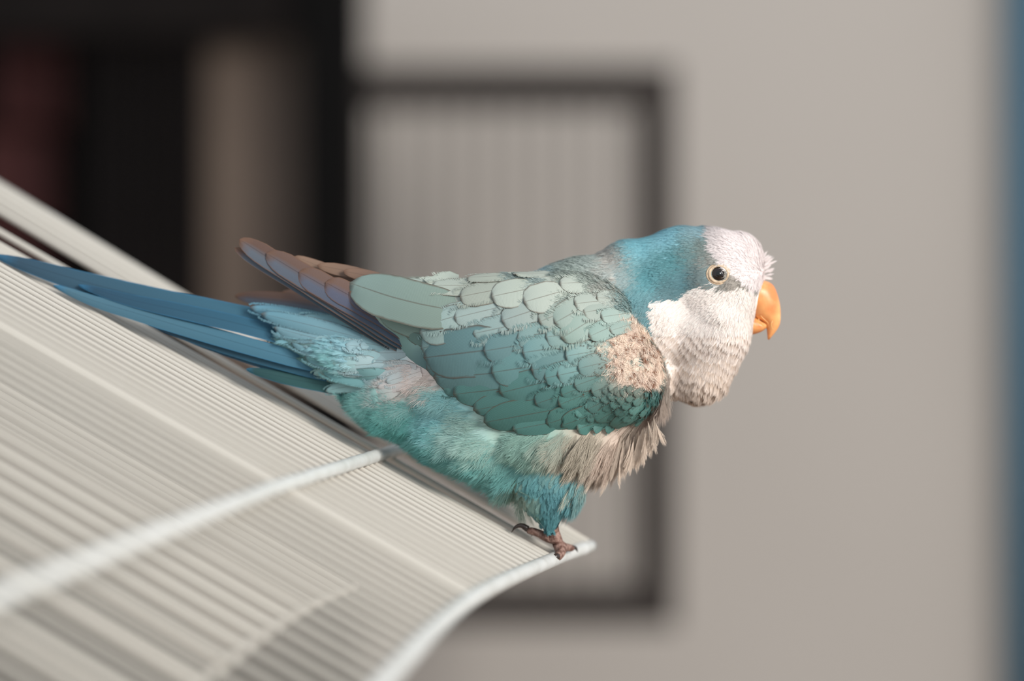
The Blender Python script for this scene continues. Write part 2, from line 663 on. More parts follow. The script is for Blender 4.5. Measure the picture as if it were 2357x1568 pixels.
CHEEK = [(1503, 688), (1560, 690), (1592, 668), (1622, 656), (1660, 662), (1695, 660), (1722, 655), (1790, 690), (1800, 790),
         (1760, 850), (1720, 960), (1560, 950), (1548, 880), (1512, 775)]
FORE = [(1636, 540), (1646, 495), (1700, 480), (1780, 520), (1820, 600), (1800, 652), (1735, 660), (1700, 632),
        (1672, 606), (1645, 575)]
WRIST = [(1392, 790), (1432, 752), (1478, 752), (1515, 800), (1532, 860), (1500, 880), (1450, 890), (1400, 860)]


WINGP = [(900, 645), (1080, 632), (1190, 622), (1300, 640), (1400, 660), (1460, 720), (1510, 770), (1535, 850), (1528, 905), (1480, 965),
         (1400, 985), (1300, 990), (1150, 985), (1080, 930), (1000, 870), (975, 810), (950, 740)]


def inside(poly, x, y):
    x = np.asarray(x, float)
    y = np.asarray(y, float)
    r = np.zeros(x.shape, bool)
    n = len(poly)
    for i in range(n):
        (x1, y1), (x2, y2) = poly[i], poly[(i + 1) % n]
        c = ((y1 > y) != (y2 > y))
        xi = (x2 - x1) * (y - y1) / ((y2 - y1) if y2 != y1 else 1e-9) + x1
        r ^= c & (x < xi)
    return r


def plumage_color(x, y, jit=7.0):
    n = len(x)
    xx = x + rng.normal(0, jit, n)
    yy = y + rng.normal(0, jit, n)
    d2 = (xx[:, None] - CP[None, :, 0]) ** 2 + (yy[:, None] - CP[None, :, 1]) ** 2
    wgt = 1.0 / (d2 + 220.0) ** 2
    wgt /= wgt.sum(1, keepdims=True)
    c = (wgt @ CP[:, 2:]) * 1.09
    xx = x + rng.normal(0, 2.0, n)
    yy = y + rng.normal(0, 2.0, n)
    ck = inside(CHEEK, xx, yy)
    k = np.clip((yy - 805) / 160.0, 0, 1)[:, None]
    c = np.where(ck[:, None], (1 - k) * np.array((244, 234, 227)) + k * np.array((222, 202, 182)), c)
    fo = inside(FORE, xx, yy)
    k = np.clip((1690 - xx) / 60.0, 0, 1)[:, None]
    c = np.where(fo[:, None], (1 - k) * np.array((240, 230, 228)) + k * np.array((206, 198, 196)), c)
    m_ = c.mean(1, keepdims=True)
    c = (c * .76 + m_ * .24) * 1.03
    return lin(np.clip(c, 0, 255))


# ---- feather lie: (x, y, dx, dy)
DP = np.array([
    (1765, 600, -.2, -.98), (1740, 560, -.6, -.8), (1700, 540, -.95, -.25), (1700, 590, -.85, .1), (1660, 590, -.9, .4), (1600, 535, -1, .05),
    (1760, 640, -.1, .3), (1500, 600, -.95, .3), (1480, 700, -.72, .66), (1600, 620, -1, .12), (1560, 660, -.96, .2), (1430, 640, -.85, .5),
    (1440, 740, -.6, .75), (1700, 690, -.6, .75), (1640, 700, -.85, .45), (1560, 730, -.72, .66), (1710, 740, -.05, 1), (1735, 700, -.3, .9),
    (1735, 760, .2, 1), (1640, 790, -.35, .93), (1550, 800, -.55, .82), (1600, 850, -.35, .93), (1630, 890, -.1, 1), (1690, 850, .1, 1),
    (1690, 640, -.8, .4), (1540, 950, .1, 1), (1460, 1030, -.45, .9), (1400, 1020, -.6, .8), (1350, 1080, -.55, .83), (1200, 1050, -.86, .5),
    (1050, 1000, -.92, .38), (1000, 930, -.9, .42), (900, 900, -.97, .22), (1265, 1130, -.2, .98), (1265, 1190, -.1, 1), (1300, 1080, -.5, .85), (1100, 1070, -.88, .46),
    (800, 800, -.98, -.12), (700, 760, -.98, -.2), (850, 860, -.99, .05), (1380, 600, -.96, .28), (1300, 610, -1, .1), (950, 1010, -.9, .43),
], float)


def lie(x, y):
    d2 = (x[:, None] - DP[None, :, 0]) ** 2 + (y[:, None] - DP[None, :, 1]) ** 2
    wgt = 1.0 / (d2 + 300.0) ** 1.6
    v = wgt @ DP[:, 2:]
    return v / np.linalg.norm(v, axis=1, keepdims=True)


def proj_px(P, mirror=True):
    Q = P.copy()
    if mirror:
        Q[:, 1] = -np.abs(Q[:, 1])
    d = Q[:, 1] + DIST
    return Q[:, 0] / d * FPX + 1178.5, 784 - (Q[:, 2] - CZ) / d * FPX


def sample(me, n):
    me.calc_loop_triangles()
    nt = len(me.loop_triangles)
    tri = np.empty(nt * 3, np.int32)
    me.loop_triangles.foreach_get('vertices', tri)
    tri = tri.reshape(-1, 3)
    co = np.empty(len(me.vertices) * 3)
    me.vertices.foreach_get('co', co)
    co = co.reshape(-1, 3)
    no = np.empty(len(me.vertices) * 3)
    me.vertices.foreach_get('normal', no)
    no = no.reshape(-1, 3)
    a, b, c = co[tri[:, 0]], co[tri[:, 1]], co[tri[:, 2]]
    ar = np.linalg.norm(np.cross(b - a, c - a), axis=1)
    idx = rng.choice(nt, n, p=ar / ar.sum())
    r1, r2 = np.sqrt(rng.random(n)), rng.random(n)
    w0, w1, w2 = (1 - r1)[:, None], (r1 * (1 - r2))[:, None], (r1 * r2)[:, None]
    t = tri[idx]
    P = w0 * co[t[:, 0]] + w1 * co[t[:, 1]] + w2 * co[t[:, 2]]
    N = w0 * no[t[:, 0]] + w1 * no[t[:, 1]] + w2 * no[t[:, 2]]
    return P, N / np.linalg.norm(N, axis=1, keepdims=True)


def norm(v):
    return v / np.maximum(np.linalg.norm(v, axis=1, keepdims=True), 1e-9)


def build_barbs(name, P, N, D, L, Wd, lift, K, hw, base_c, tip_c, parent, curve=0.0, stations=(0, .45, .8, 1.0),
                spread_pow=1.0, droop=0.0, mat=None, rachis=0.0):
    """each feather is a fan of K fine tapering barbs lying on the skin; all joined to one mesh"""
    n = len(P)
    D = norm(D - (D * N).sum(1, keepdims=True) * N)
    Sd = np.cross(N, D)
    a = (np.arange(K) + 0.5) / K * 2 - 1
    A = np.clip(a[None, :] + rng.normal(0, 0.6 / K, (n, K)), -1.1, 1.1)
    len_k = (1 - 0.30 * np.abs(A) ** 2) * rng.uniform(0.86, 1.05, (n, K))
    st = np.array(stations)
    T = len(st)
    # start further along the shaft for barbs when rachis > 0
    s0 = rachis * rng.random((n, K)) * 0.75
    fwd = s0[:, :, None] + (len_k - s0)[:, :, None] * st[None, None, :]
    g = st ** spread_pow
    lat = A[:, :, None] * (0.25 * (1 - rachis) + (0.75 + .25 * rachis) * g)[None, None, :]
    lat = lat + curve * (st ** 2)[None, None, :] * rng.normal(0, 1, (n, 1, 1))
    up = lift[:, None, None] * (st ** 1.2)[None, None, :] * rng.uniform(.7, 1.25, (n, K))[:, :, None]
    pos = (P[:, None, None, :] + D[:, None, None, :] * (fwd * L[:, None, None])[..., None]
           + Sd[:, None, None, :] * (lat * Wd[:, None, None])[..., None]
           + N[:, None, None, :] * up[..., None])
    if droop:
        pos[..., 2] -= droop * (fwd ** 2) * L[:, None, None]
    hwid = hw * np.array([1.0] * (T - 1) + [0.0])
    hwid[0] = 0.75 * hw
    off = Sd[:, None, None, :] * hwid[None, None, :, None]
    left, right = pos[:, :, :T - 1] - off[:, :, :T - 1], pos[:, :, :T - 1] + off[:, :, :T - 1]
    nb = n * K
    nvb = 2 * (T - 1) + 1
    V = np.empty((nb, nvb, 3))
    V[:, 0:2 * (T - 1):2] = left.reshape(nb, T - 1, 3)
    V[:, 1:2 * (T - 1):2] = right.reshape(nb, T - 1, 3)
    V[:, -1] = pos[:, :, -1].reshape(nb, 3)
    C = np.ones((n, K, nvb, 4))
    tt = np.array([x for s in st[:-1] for x in (s, s)] + [1.0])
    cc = base_c[:, None, None, :] * (1 - tt)[None, None, :, None] + tip_c[:, None, None, :] * tt[None, None, :, None]
    cc = cc * rng.uniform(.84, 1.14, (n, K, 1, 1))
    C[..., :3] = np.clip(cc, 0, 1)
    nq = T - 2
    base = (np.arange(nb) * nvb)[:, None]
    loops = []
    for q in range(nq):
        loops.append(base + np.array([[2 * q, 2 * q + 1, 2 * q + 3, 2 * q + 2]]))
    loops.append(base + np.array([[2 * (T - 2), 2 * (T - 2) + 1, nvb - 1]]))
    li = np.concatenate(loops, axis=1).ravel().astype(np.int32)
    tot = np.tile(np.array([4] * nq + [3], np.int32), nb)
    start = np.concatenate([[0], np.cumsum(tot)[:-1]]).astype(np.int32)
    me = bpy.data.meshes.new(name)
    me.vertices.add(nb * nvb)
    me.vertices.foreach_set('co', V.ravel())
    me.loops.add(len(li))
    me.loops.foreach_set('vertex_index', li)
    me.polygons.add(len(tot))
    me.polygons.foreach_set('loop_start', start)
    me.polygons.foreach_set('loop_total', tot)
    me.polygons.foreach_set('use_smooth', np.ones(len(tot), bool))
    ca = me.color_attributes.new('col', 'FLOAT_COLOR', 'POINT')
    ca.data.foreach_set('color', C.ravel())
    me.update(calc_edges=True)
    me.validate()
    me.materials.append(mat or M_plume)
    o = bpy.data.objects.new(name, me)
    link(o, parent)
    o['kind'] = 'stuff'
    return o


def paint(me, fn):
    co = np.empty(len(me.vertices) * 3)
    me.vertices.foreach_get('co', co)
    c = fn(co.reshape(-1, 3))
    ca = me.color_attributes.new('col', 'FLOAT_COLOR', 'POINT')
    out = np.ones((len(c), 4))
    out[:, :3] = c
    ca.data.foreach_set('color', out.ravel())


def body_paint(P):
    x, y = proj_px(P)
    return plumage_color(x, y, 0.5)


# wing colours
WP = np.array([
    (830, 655, 150, 182, 176), (900, 690, 138, 172, 160), (940, 750, 116, 160, 152), (1000, 650, 158, 178, 164),
    (1090, 660, 164, 178, 160), (1180, 660, 162, 178, 160), (1270, 670, 168, 182, 166), (1360, 700, 162, 180, 166),
    (1420, 700, 160, 178, 168), (1400, 740, 140, 176, 166), (1000, 760, 140, 176, 172), (1060, 740, 142, 172, 168),
    (1150, 740, 136, 162, 160), (1240, 730, 146, 166, 156), (1300, 770, 120, 150, 140), (1350, 775, 136, 172, 162),
    (1010, 830, 84, 124, 128), (1100, 850, 76, 126, 124), (1080, 900, 72, 128, 124), (1150, 800, 92, 136, 142),
    (1200, 840, 90, 138, 142), (1250, 800, 100, 140, 142), (1300, 830, 106, 150, 150), (1350, 850, 110, 156, 154),
    (1250, 890, 78, 132, 132), (1180, 930, 70, 128, 122), (1280, 920, 72, 130, 124), (1350, 920, 76, 130, 124),
    (1150, 970, 66, 122, 116), (1300, 970, 66, 124, 116), (1400, 960, 70, 126, 118), (1450, 930, 76, 126, 118),
    (1500, 930, 70, 130, 124), (1520, 880, 96, 142, 138), (1400, 800, 160, 170, 160), (1420, 870, 150, 150, 136),
    (1460, 900, 110, 124, 112), (1470, 960, 72, 124, 116), (1380, 880, 96, 138, 132),
], float)


def wing_color(x, y, jit=4.0):
    n = len(x)
    xx, yy = x + rng.normal(0, jit, n), y + rng.normal(0, jit, n)
    d2 = (xx[:, None] - WP[None, :, 0]) ** 2 + (yy[:, None] - WP[None, :, 1]) ** 2
    wgt = 1.0 / (d2 + 150.0) ** 2
    wgt /= wgt.sum(1, keepdims=True)
    c = (wgt @ WP[:, 2:]) * 1.04
    k = np.clip((790 - yy) / 90, 0, 1)[:, None] * .35
    c = c * (1 - k) + k * (c.mean(1, keepdims=True) * np.array([[1.0, 1.0, .95]]))
    m_ = c.mean(1, keepdims=True)
    return lin(c * .78 + m_ * .22)


def wing_paint(P):
    x, y = proj_px(P)
    return wing_color(x, y, .5)


paint(body_me, body_paint)
paint(wing_me, wing_paint)
paint(far_me, wing_paint)


# ---- plumage on the body
def covered(P, N):
    out = np.zeros(len(P), bool)
    for i in range(len(P)):
        p, nn = Vector(P[i]), Vector(N[i])
        t = bvh_wing if P[i, 1] < 0 else bvh_far
        h = t.ray_cast(p + nn * 0.0002, nn, 40 * PX)
        out[i] = h[0] is not None
    return out


P, N = sample(body_me, 30000)
x, y = proj_px(P)
cov = covered(P, N)
eye_d = np.hypot(x - 1654, y - 631)
in_wing = (N[:, 1] < .2)
headm = ((x > 1400 + (y - 560) * 0.42) & (y < 960) & (x > 1400)) & ~((y > 870) & (x < 1540))
keep = ~cov & (eye_d > 28) & ~(inside(WINGP, x, y) & (N[:, 1] * np.sign(P[:, 1] + 1e-9) > .25))
# beak area stays bare
BEAKP = [(1744, 664), (1754, 652), (1800, 640), (1820, 800), (1752, 800), (1740, 720)]
keep &= ~(inside(BEAKP, x, y))
P, N, x, y, headm = P[keep], N[keep], x[keep], y[keep], headm[keep]
dirs = lie(x, y)
D = np.stack([dirs[:, 0], np.zeros(len(x)), -dirs[:, 1]], 1)
D += rng.normal(0, 0.06, D.shape)
colr = plumage_color(x, y)
hm = headm
cheekm = inside(CHEEK, x, y)

# head: short, narrow, bristly feathers
sel = hm & ~(cheekm & (y > 740))
n = sel.sum()
foreh = inside(FORE, x[sel], y[sel])
Lh = np.where(foreh, 24, 22) * rng.uniform(.8, 1.25, n) * PX
# extra head feathers for density
build_barbs('head_plumage', P[sel], N[sel], D[sel], Lh, np.full(n, 3.6 * PX), rng.uniform(.6, 1.8, n) * PX, 6, 0.45 * PX,
            colr[sel], np.clip(colr[sel], 0, 1), bird)
P2, N2 = sample(body_me, 150000)
x2, y2 = proj_px(P2)
k2 = ((x2 > 1400 + (y2 - 560) * 0.42) & (y2 < 960) & (x2 > 1400)) & ~((y2 > 870) & (x2 < 1540)) & (np.hypot(x2 - 1654, y2 - 631) > 28) & ~inside(BEAKP, x2, y2)
k2 &= ~(inside(CHEEK, x2, y2) & (y2 > 760))
P2, N2, x2, y2 = P2[k2], N2[k2], x2[k2], y2[k2]
cv = covered(P2, N2)
P2, N2, x2, y2 = P2[~cv], N2[~cv], x2[~cv], y2[~cv]
d2_ = lie(x2, y2)
D2 = np.stack([d2_[:, 0], np.zeros(len(x2)), -d2_[:, 1]], 1) + rng.normal(0, .045, (len(x2), 3))
c2 = plumage_color(x2, y2)
n2 = len(x2)
build_barbs('head_plumage', P2, N2, D2, rng.uniform(16, 30, n2) * PX, np.full(n2, 2.2 * PX), rng.uniform(.8, 2.6, n2) * PX, 4, 0.42 * PX,
            c2, np.clip(c2, 0, 1), bird)

# throat and lower cheek: fringed feathers in overlapping curved rows
P3, N3 = sample(body_me, 150000)
x3, y3 = proj_px(P3)
cx0, cy0 = 1735.0, 640.0
rad = np.hypot((x3 - cx0), (y3 - cy0) * 0.95)
k3 = inside(CHEEK, x3, y3) & (y3 > 715) & ~inside(BEAKP, x3, y3)
row = 19.0
wob = 5 * np.sin(x3 * 0.05 + y3 * 0.031) + 3 * np.sin(x3 * .13)
ph = np.mod(rad + wob, row) / row
k3 &= (ph < 0.22) | (rng.random(len(ph)) < .04)
P3, N3, x3, y3, ph3 = P3[k3], N3[k3], x3[k3], y3[k3], ph[k3]
d3_ = lie(x3, y3)
D3 = np.stack([d3_[:, 0], np.zeros(len(x3)), -d3_[:, 1]], 1) + rng.normal(0, .05, (len(x3), 3))
c3 = plumage_color(x3, y3, 3)
n3 = len(x3)
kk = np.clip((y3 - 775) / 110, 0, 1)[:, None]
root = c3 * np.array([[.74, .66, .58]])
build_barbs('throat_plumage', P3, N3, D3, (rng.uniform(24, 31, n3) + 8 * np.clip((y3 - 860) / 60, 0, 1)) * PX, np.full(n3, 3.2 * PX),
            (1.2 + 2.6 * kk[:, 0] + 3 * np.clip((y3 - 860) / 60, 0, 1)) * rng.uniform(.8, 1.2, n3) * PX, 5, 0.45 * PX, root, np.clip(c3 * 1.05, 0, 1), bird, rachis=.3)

# body: large, loose, downy feathers
sel = ~hm
mant = (y < 720) & (x > 1150)
tailb = (x < 900) & (y < 850)
s1 = sel & ~mant & (x > 690)
idx = np.where(s1)[0]
fr = idx[rng.random(len(idx)) < 0.52]
n = len(fr)
breast = ((x[fr] > 1330) & (y[fr] > 930))
thigh = (np.hypot(x[fr] - 1268, (y[fr] - 1145) * .66) < 72)
Lb = np.where(breast, 88, 84) * rng.uniform(.7, 1.25, n)
Lb = np.where(thigh, 36, Lb)
Wb = np.where(breast, 13, 24) * rng.uniform(.8, 1.2, n)
Wb = np.where(thigh, 6, Wb)
lf = np.where(thigh, 1.6, np.where(breast, 10, 3.2)) * rng.uniform(.4, 1.3, n)
tlb = (x[fr] < 900) & (y[fr] < 900)
Lb = np.where(tlb, 74, Lb)
Wb = np.where(tlb, 9, Wb)
lf = np.where(tlb, 1.0, lf)
cb = colr[fr]
build_barbs('body_plumage', P[fr], N[fr], D[fr] + rng.normal(0, .07, (n, 3)), Lb * PX, Wb * PX, lf * PX, 32, 0.46 * PX, cb,
            np.clip(cb, 0, 1), bird, curve=0.16, rachis=.8, droop=.02)
# mantle: small sage feathers between neck and wing
idx = np.where(sel & mant)[0]
n = len(idx)
cb = colr[idx]
build_barbs('mantle_plumage', P[idx], N[idx], D[idx], rng.uniform(26, 44, n) * PX, rng.uniform(8, 13, n) * PX,
            rng.uniform(2, 6, n) * PX, 12, 0.6 * PX, cb, np.clip(cb, 0, 1), bird, rachis=.6)
# pale plucked breast plumes: long narrow feathers with open barbs
pl = []
for (bx_, by_, tx_, ty_) in [(1498, 972, 1502, 1050), (1488, 978, 1478, 1078), (1470, 984, 1452, 1090), (1452, 990, 1426, 1104),
                             (1430, 996, 1398, 1112), (1476, 992, 1464, 1062), (1440, 1000, 1404, 1080), (1410, 1004, 1366, 1096),
                             (1508, 968, 1512, 1020), (1462, 1010, 1440, 1092), (1395, 1010, 1345, 1140), (1420, 1030, 1380, 1128)]:
    for r_ in range(5):
        h = cast(min(bx_, 1470) + rng.normal(0, 4), by_ - 8 + rng.normal(0, 4)) or (B(bx_, by_, 90), Vector((0.3, -1, 0)).normalized(), 0)
        p = W(bx_ + rng.normal(0, 5), by_ + rng.normal(0, 5), h[0].y * .8)
        t_ = W(tx_ + rng.normal(0, 8), ty_ + rng.normal(0, 8), h[0].y * .7)
        pl.append((p, (t_ - p)))
Pp = np.array([p for p, d in pl])
Dp = np.array([d for p, d in pl])
Lp = np.linalg.norm(Dp, axis=1)
Np = np.tile(np.array([[0.25, -.95, .05]]), (len(pl), 1)) + rng.normal(0, .15, (len(pl), 3))
Np = norm(Np - (Np * norm(Dp)).sum(1, keepdims=True) * norm(Dp))
cc = np.tile(lin((214, 198, 182))[None], (len(pl), 1)) * rng.uniform(.8, 1.1, (len(pl), 1))
build_barbs('breast_plumes', Pp, Np, Dp, Lp, np.full(len(pl), 8 * PX), rng.uniform(0, 8, len(pl)) * PX, 30, 0.42 * PX, cc, cc, bird,
            curve=.5, rachis=1.0, spread_pow=.8)

# ---- vaned feathers
feather_n = 0


def blade_mesh(name, pts, nrm, side, w, col_b, col_t, mat, parent, camber=0.12, asym=0.0, nu=9, nv=5, tipround=.28, baseround=.3,
               jag=0.02, wmin=.45, barbs=0, col_u=None):
    """pts: centre line (world), nrm/side: per point; w: half width in m"""
    pts = [Vector(p) for p in pts]
    n = len(pts)
    L = sum((pts[i + 1] - pts[i]).length for i in range(n - 1))
    V, F, C, UV, TT = [], [], [], [], []
    us = np.linspace(-1, 1, nv)
    acc = 0
    for i, p in enumerate(pts):
        if i:
            acc += (pts[i] - pts[i - 1]).length
        t = acc / L
        if t > 1 - tipround:
            k = (t - 1 + tipround) / tipround
            f_ = math.sqrt(max(1 - k * k, 0.0))
        elif t < baseround:
            f_ = wmin + (1 - wmin) * math.sin(t / baseround * math.pi / 2)
        else:
            f_ = 1
        f_ = max(f_, 0.03)
        f_ = 0.03 if i == n - 1 else max(f_, .12)
        for u in us:
            ww = w * f_ * (1 + asym * (1 if u > 0 else -1))
            j = random.uniform(-jag, jag) if abs(u) == 1 else 0
            V.append(p + side[i] * (u * ww * (1 + j)) - nrm[i] * (camber * w * u * u))
            c = col_b * (1 - t) + col_t * t
            if col_u is not None:
                k_ = min(max(-u * 2 + .5, 0), 1) * min(1, max(0, t * 1.6 - .2))
                c = c * (1 - k_) + col_u * k_
            C.append((*np.clip(c, 0, 1), 1))
            UV.append((u, t * L / PX))
            TT.append(t)
    for i in range(n - 1):
        for k in range(nv - 1):
            a = i * nv + k
            F.append((a, a + 1, a + nv + 1, a + nv))
    if barbs:
        # loose barbs that run from the shaft past the rim and soften it
        nb_ = int(L / PX / barbs)
        brown_ = lin((86, 66, 52))
        for sd in (-1, 1):
            for b_ in range(nb_):
                t0 = .12 + .83 * (b_ + random.random()) / nb_
                f0 = t0 * (n - 1)
                i0 = min(int(f0), n - 2)
                fr_ = f0 - i0
                p = pts[i0].lerp(pts[i0 + 1], fr_)
                nn, ss_ = nrm[i0], side[i0]
                tg = (pts[i0 + 1] - pts[i0]).normalized()
                wl = w * (1.0 if t0 < 1 - tipround else math.sqrt(max(0.02, 1 - ((t0 - 1 + tipround) / tipround) ** 2)))
                ext = random.uniform(.96, 1.05)
                fw = w * random.uniform(.32, .5)
                s0 = p + ss_ * (sd * wl * random.uniform(.62, .8)) + tg * fw * .62 - nn * (camber * w * .5) + nn * (.15 * PX)
                s2 = p + ss_ * (sd * wl * ext) + tg * fw - nn * (camber * w * .9) + nn * (random.uniform(.1, .7) * PX)
                s1 = s0.lerp(s2, .55)
                hw_ = (s2 - s0).cross(nn).normalized() * (.75 * PX)
                m0 = len(V)
                V.extend([s0 - hw_, s0 + hw_, s1 - hw_, s1 + hw_, s2])
                F.append((m0, m0 + 1, m0 + 3, m0 + 2))
                F.append((m0 + 2, m0 + 3, m0 + 4))
                c = (col_b * (1 - t0) + col_t * t0) * random.uniform(.88, 1.12)
                br = random.random() ** 2 * .3
                ce = c * (1 - br) + brown_ * br
                C.extend([(*np.clip(c, 0, 1), 1)] * 4 + [(*np.clip(ce, 0, 1), 1)])
                UV.extend([(.5, t0 * L / PX)] * 5)
                TT.extend([.5] * 5)
    me = bpy.data.meshes.new(name)
    me.from_pydata([tuple(v) for v in V], [], F)
    me.update()
    me.polygons.foreach_set('use_smooth', [True] * len(me.polygons))
    ca = me.color_attributes.new('col', 'FLOAT_COLOR', 'POINT')
    ca.data.foreach_set('color', np.array(C).ravel())
    ta = me.attributes.new('tt', 'FLOAT', 'POINT')
    ta.data.foreach_set('value', np.array(TT))
    ul = me.uv_layers.new(name='uv')
    li = np.empty(len(me.loops), np.int32)
    me.loops.foreach_get('vertex_index', li)
    ul.data.foreach_set('uv', np.array(UV)[li].ravel())
    me.materials.append(mat)
    o = bpy.data.objects.new(name, me)
    return link(o, parent)


def covert(name, tip, base, w, lift, mat=None, off=2.0, color=None, which='both', bend=0.0, jc=0.06, parent=None, nu=9, **kw):
    """a vaned feather lying on the bird's surface between two photo points"""
    parent = parent or wing
    if which == 'body' and (cast(*base, 'body') is None or cast(*(np.array(base) * .6 + np.array(tip) * .4), 'body') is None):
        return None
    tip, base = np.array(tip, float), np.array(base, float)
    dv = tip - base
    pr = np.array([-dv[1], dv[0]])
    pts, nr = [], []
    last = None
    for i in range(nu):
        t = 1 - (1 - i / (nu - 1)) ** 1.7
        q = base + dv * t + pr * bend * math.sin(math.pi * t)
        h = cast(q[0], q[1], which)
        if h is None:
            if last is None:
                h = (W(q[0], q[1], -90 * PX), Vector((0, -1, 0)), 0)
            else:
                nn = last[1]
                h = (W(q[0], q[1], last[0].y + 6 * PX), nn, 0)
        last = h
        pts.append(h[0])
        nr.append(h[1])
    # smooth normals and heights so that the vane stays stiff
    ys = np.array([p.y for p in pts])
    tt = 1 - (1 - np.linspace(0, 1, nu)) ** 1.7
    fit = np.polyval(np.polyfit(tt, ys, 2), tt)
    nm = sum(nr, Vector()).normalized()
    out, sides, nrs = [], [], []
    for i in range(nu):
        p = pts[i]
        y = fit[i]
        k = (y + DIST) / (p.y + DIST)
        p2 = CAM + (p - CAM) * k
        nn = (nr[i] * .35 + nm * .65).normalized()
        out.append(p2 + nn * ((off + lift * tt[i]) * PX))
        nrs.append(nn)
    for i in range(nu):
        a, b = out[max(i - 1, 0)], out[min(i + 1, nu - 1)]
        t = (b - a).normalized()
        s = nrs[i].cross(t).normalized()
        sides.append(s)
    if color is None:
        q = base + dv * np.array([[.25], [.9]])
        c = wing_color(q[:, 0], q[:, 1], 2)
    else:
        c = [lin(np.array(v_) * (.76 if parent is bird else .68) + np.mean(v_) * .2) for v_ in color]
    j = random.uniform(1 - jc, 1 + jc)
    kw.setdefault('barbs', 3.4)
    return blade_mesh(name, out, nrs, sides, w * PX, c[0] * j, c[1] * j, mat or M_vane, parent, **kw)


def free_feather(name, path, w, col_b, col_t, mat, parent, tilt=0.0, nu=14, cu=None, **kw):
    """flight/tail feather along a path of (px, py, depth px towards viewer), base first"""
    P_ = catmull(np.array(path, float), (len(path) - 1) * (1 - (1 - np.linspace(0, 1, nu)) ** 1.7))
    pts = [W(p[0], p[1], -p[2] * PX) for p in P_]
    sides, nrs = [], []
    for i in range(nu):
        t = (pts[min(i + 1, nu - 1)] - pts[max(i - 1, 0)]).normalized()
        n0 = Vector((0, -1, 0))
        n0 = (n0 - t * n0.dot(t)).normalized()
        s = n0.cross(t).normalized()
        rot = Matrix.Rotation(math.radians(tilt), 3, t)
        sides.append(rot @ s)
        nrs.append(rot @ n0)
    return blade_mesh(name, pts, nrs, sides, w * PX, lin(col_b), lin(col_t), mat, parent, nv=7, col_u=None if cu is None else lin(cu), **kw)


# tail: long blue feathers
tf = [
    ([(830, 800, -6), (700, 760, -6), (607, 742, -7), (500, 720, -10), (357, 690, -16), (250, 664, -22), (150, 636, -26), (-14, 586, -32)], 33, (72, 146, 178), (58, 92, 118), 22, .62),
    ([(820, 812, 10), (700, 786, 14), (560, 748, 12), (420, 716, 4), (300, 690, -4), (180, 655, -10)], 22, (62, 136, 170), (46, 92, 124), 30, .6),
    ([(830, 862, 22), (740, 842, 28), (643, 816, 28), (536, 786, 22), (393, 745, 10), (303, 718, 4), (214, 692, 0), (122, 656, -4)], 20, (80, 154, 186), (92, 146, 172), 14, .55),
    ([(850, 880, 22), (750, 862, 22), (607, 824, 18), (464, 782, 10), (321, 736, 2)], 17, (72, 146, 178), (58, 96, 122), 0, .5),
    ([(860, 892, 10), (760, 872, 12), (640, 842, 8), (520, 806, 0), (400, 768, -4)], 16, (72, 146, 178), (58, 96, 122), 0, .5),
    ([(880, 908, 20), (800, 896, 22), (690, 876, 16), (566, 850, 10)], 17, (80, 148, 146), (48, 98, 104), 8, .5),
    ([(820, 800, -40), (680, 758, -44), (520, 722, -40), (380, 694, -36), (240, 664, -36)], 24, (60, 128, 158), (48, 92, 120), 30, .6),
]
for path, w_, cb_, ct_, tl, tr_ in tf:
    cb_, ct_ = [tuple(.68 * v_ + .10 * sum(c_) / 3 for v_ in c_) for c_ in (cb_, ct_)]
    free_feather('tail_feather', path, w_, cb_, ct_, M_tail, bird, tilt=tl, nu=20, tipround=tr_, wmin=.7)

# tail coverts and rump
for tip, base, w_, c0, c1 in [
    ((560, 722), (700, 735), 22, (120, 170, 182), (88, 140, 160)), ((610, 742), (740, 752), 24, (138, 184, 194), (122, 172, 188)),
    ((585, 705), (720, 716), 18, (118, 172, 186), (92, 160, 186)), ((655, 765), (780, 772), 24, (128, 180, 190), (104, 162, 178)),
    ((690, 722), (800, 735), 20, (120, 176, 186), (112, 172, 186)), ((692, 800), (820, 800), 26, (140, 188, 198), (112, 178, 192)),
    ((720, 748), (830, 760), 22, (138, 184, 194), (124, 178, 192)), ((752, 832), (870, 828), 28, (160, 202, 208), (124, 192, 202)),
    ((700, 836), (800, 838), 18, (112, 176, 182), (84, 150, 160)), ((760, 790), (870, 790), 24, (150, 192, 200), (136, 190, 202)),
    ((765, 870), (880, 862), 26, (140, 196, 198), (112, 186, 190)), ((842, 862), (940, 850), 30, (206, 208, 206), (150, 200, 208)),
    ((800, 905), (910, 890), 26, (120, 188, 184), (92, 172, 168)), ((820, 815), (915, 812), 24, (172, 198, 202), (150, 196, 206)),
]:
    base = (base[0] + 20, base[1])
    covert('tail_covert', tip, base, w_ * .85, 3, None, 3, (c0, c1), 'body', parent=bird, tipround=.5, jag=.06, barbs=1.5)
TAILP = [(590, 722), (760, 722), (900, 780), (985, 860), (985, 900), (860, 930), (760, 890), (690, 830)]
for k in range(70):
    bx_, by_ = random.uniform(640, 990), random.uniform(725, 930)
    if not inside(TAILP, [bx_], [by_])[0]:
        continue
    dd = lie(np.array([bx_]), np.array([by_]))[0]
    Lc = random.uniform(60, 105)
    cc_ = plumage_color(np.array([bx_, bx_ - 40]), np.array([by_, by_]), 8)
    c0, c1 = [np.clip(np.where(c_ <= .0031308, c_ * 12.92, 1.055 * c_ ** (1 / 2.4) - .055), 0, 1) * 255 for c_ in cc_]
    covert('tail_covert', (bx_ + dd[0] * Lc, by_ + dd[1] * Lc), (bx_, by_), random.uniform(13, 22), 4, None, 4, (c0, c1), 'body', parent=bird,
           tipround=.55, jag=.06, barbs=1.4, nu=7, nv=5, bend=random.uniform(-.06, .06))

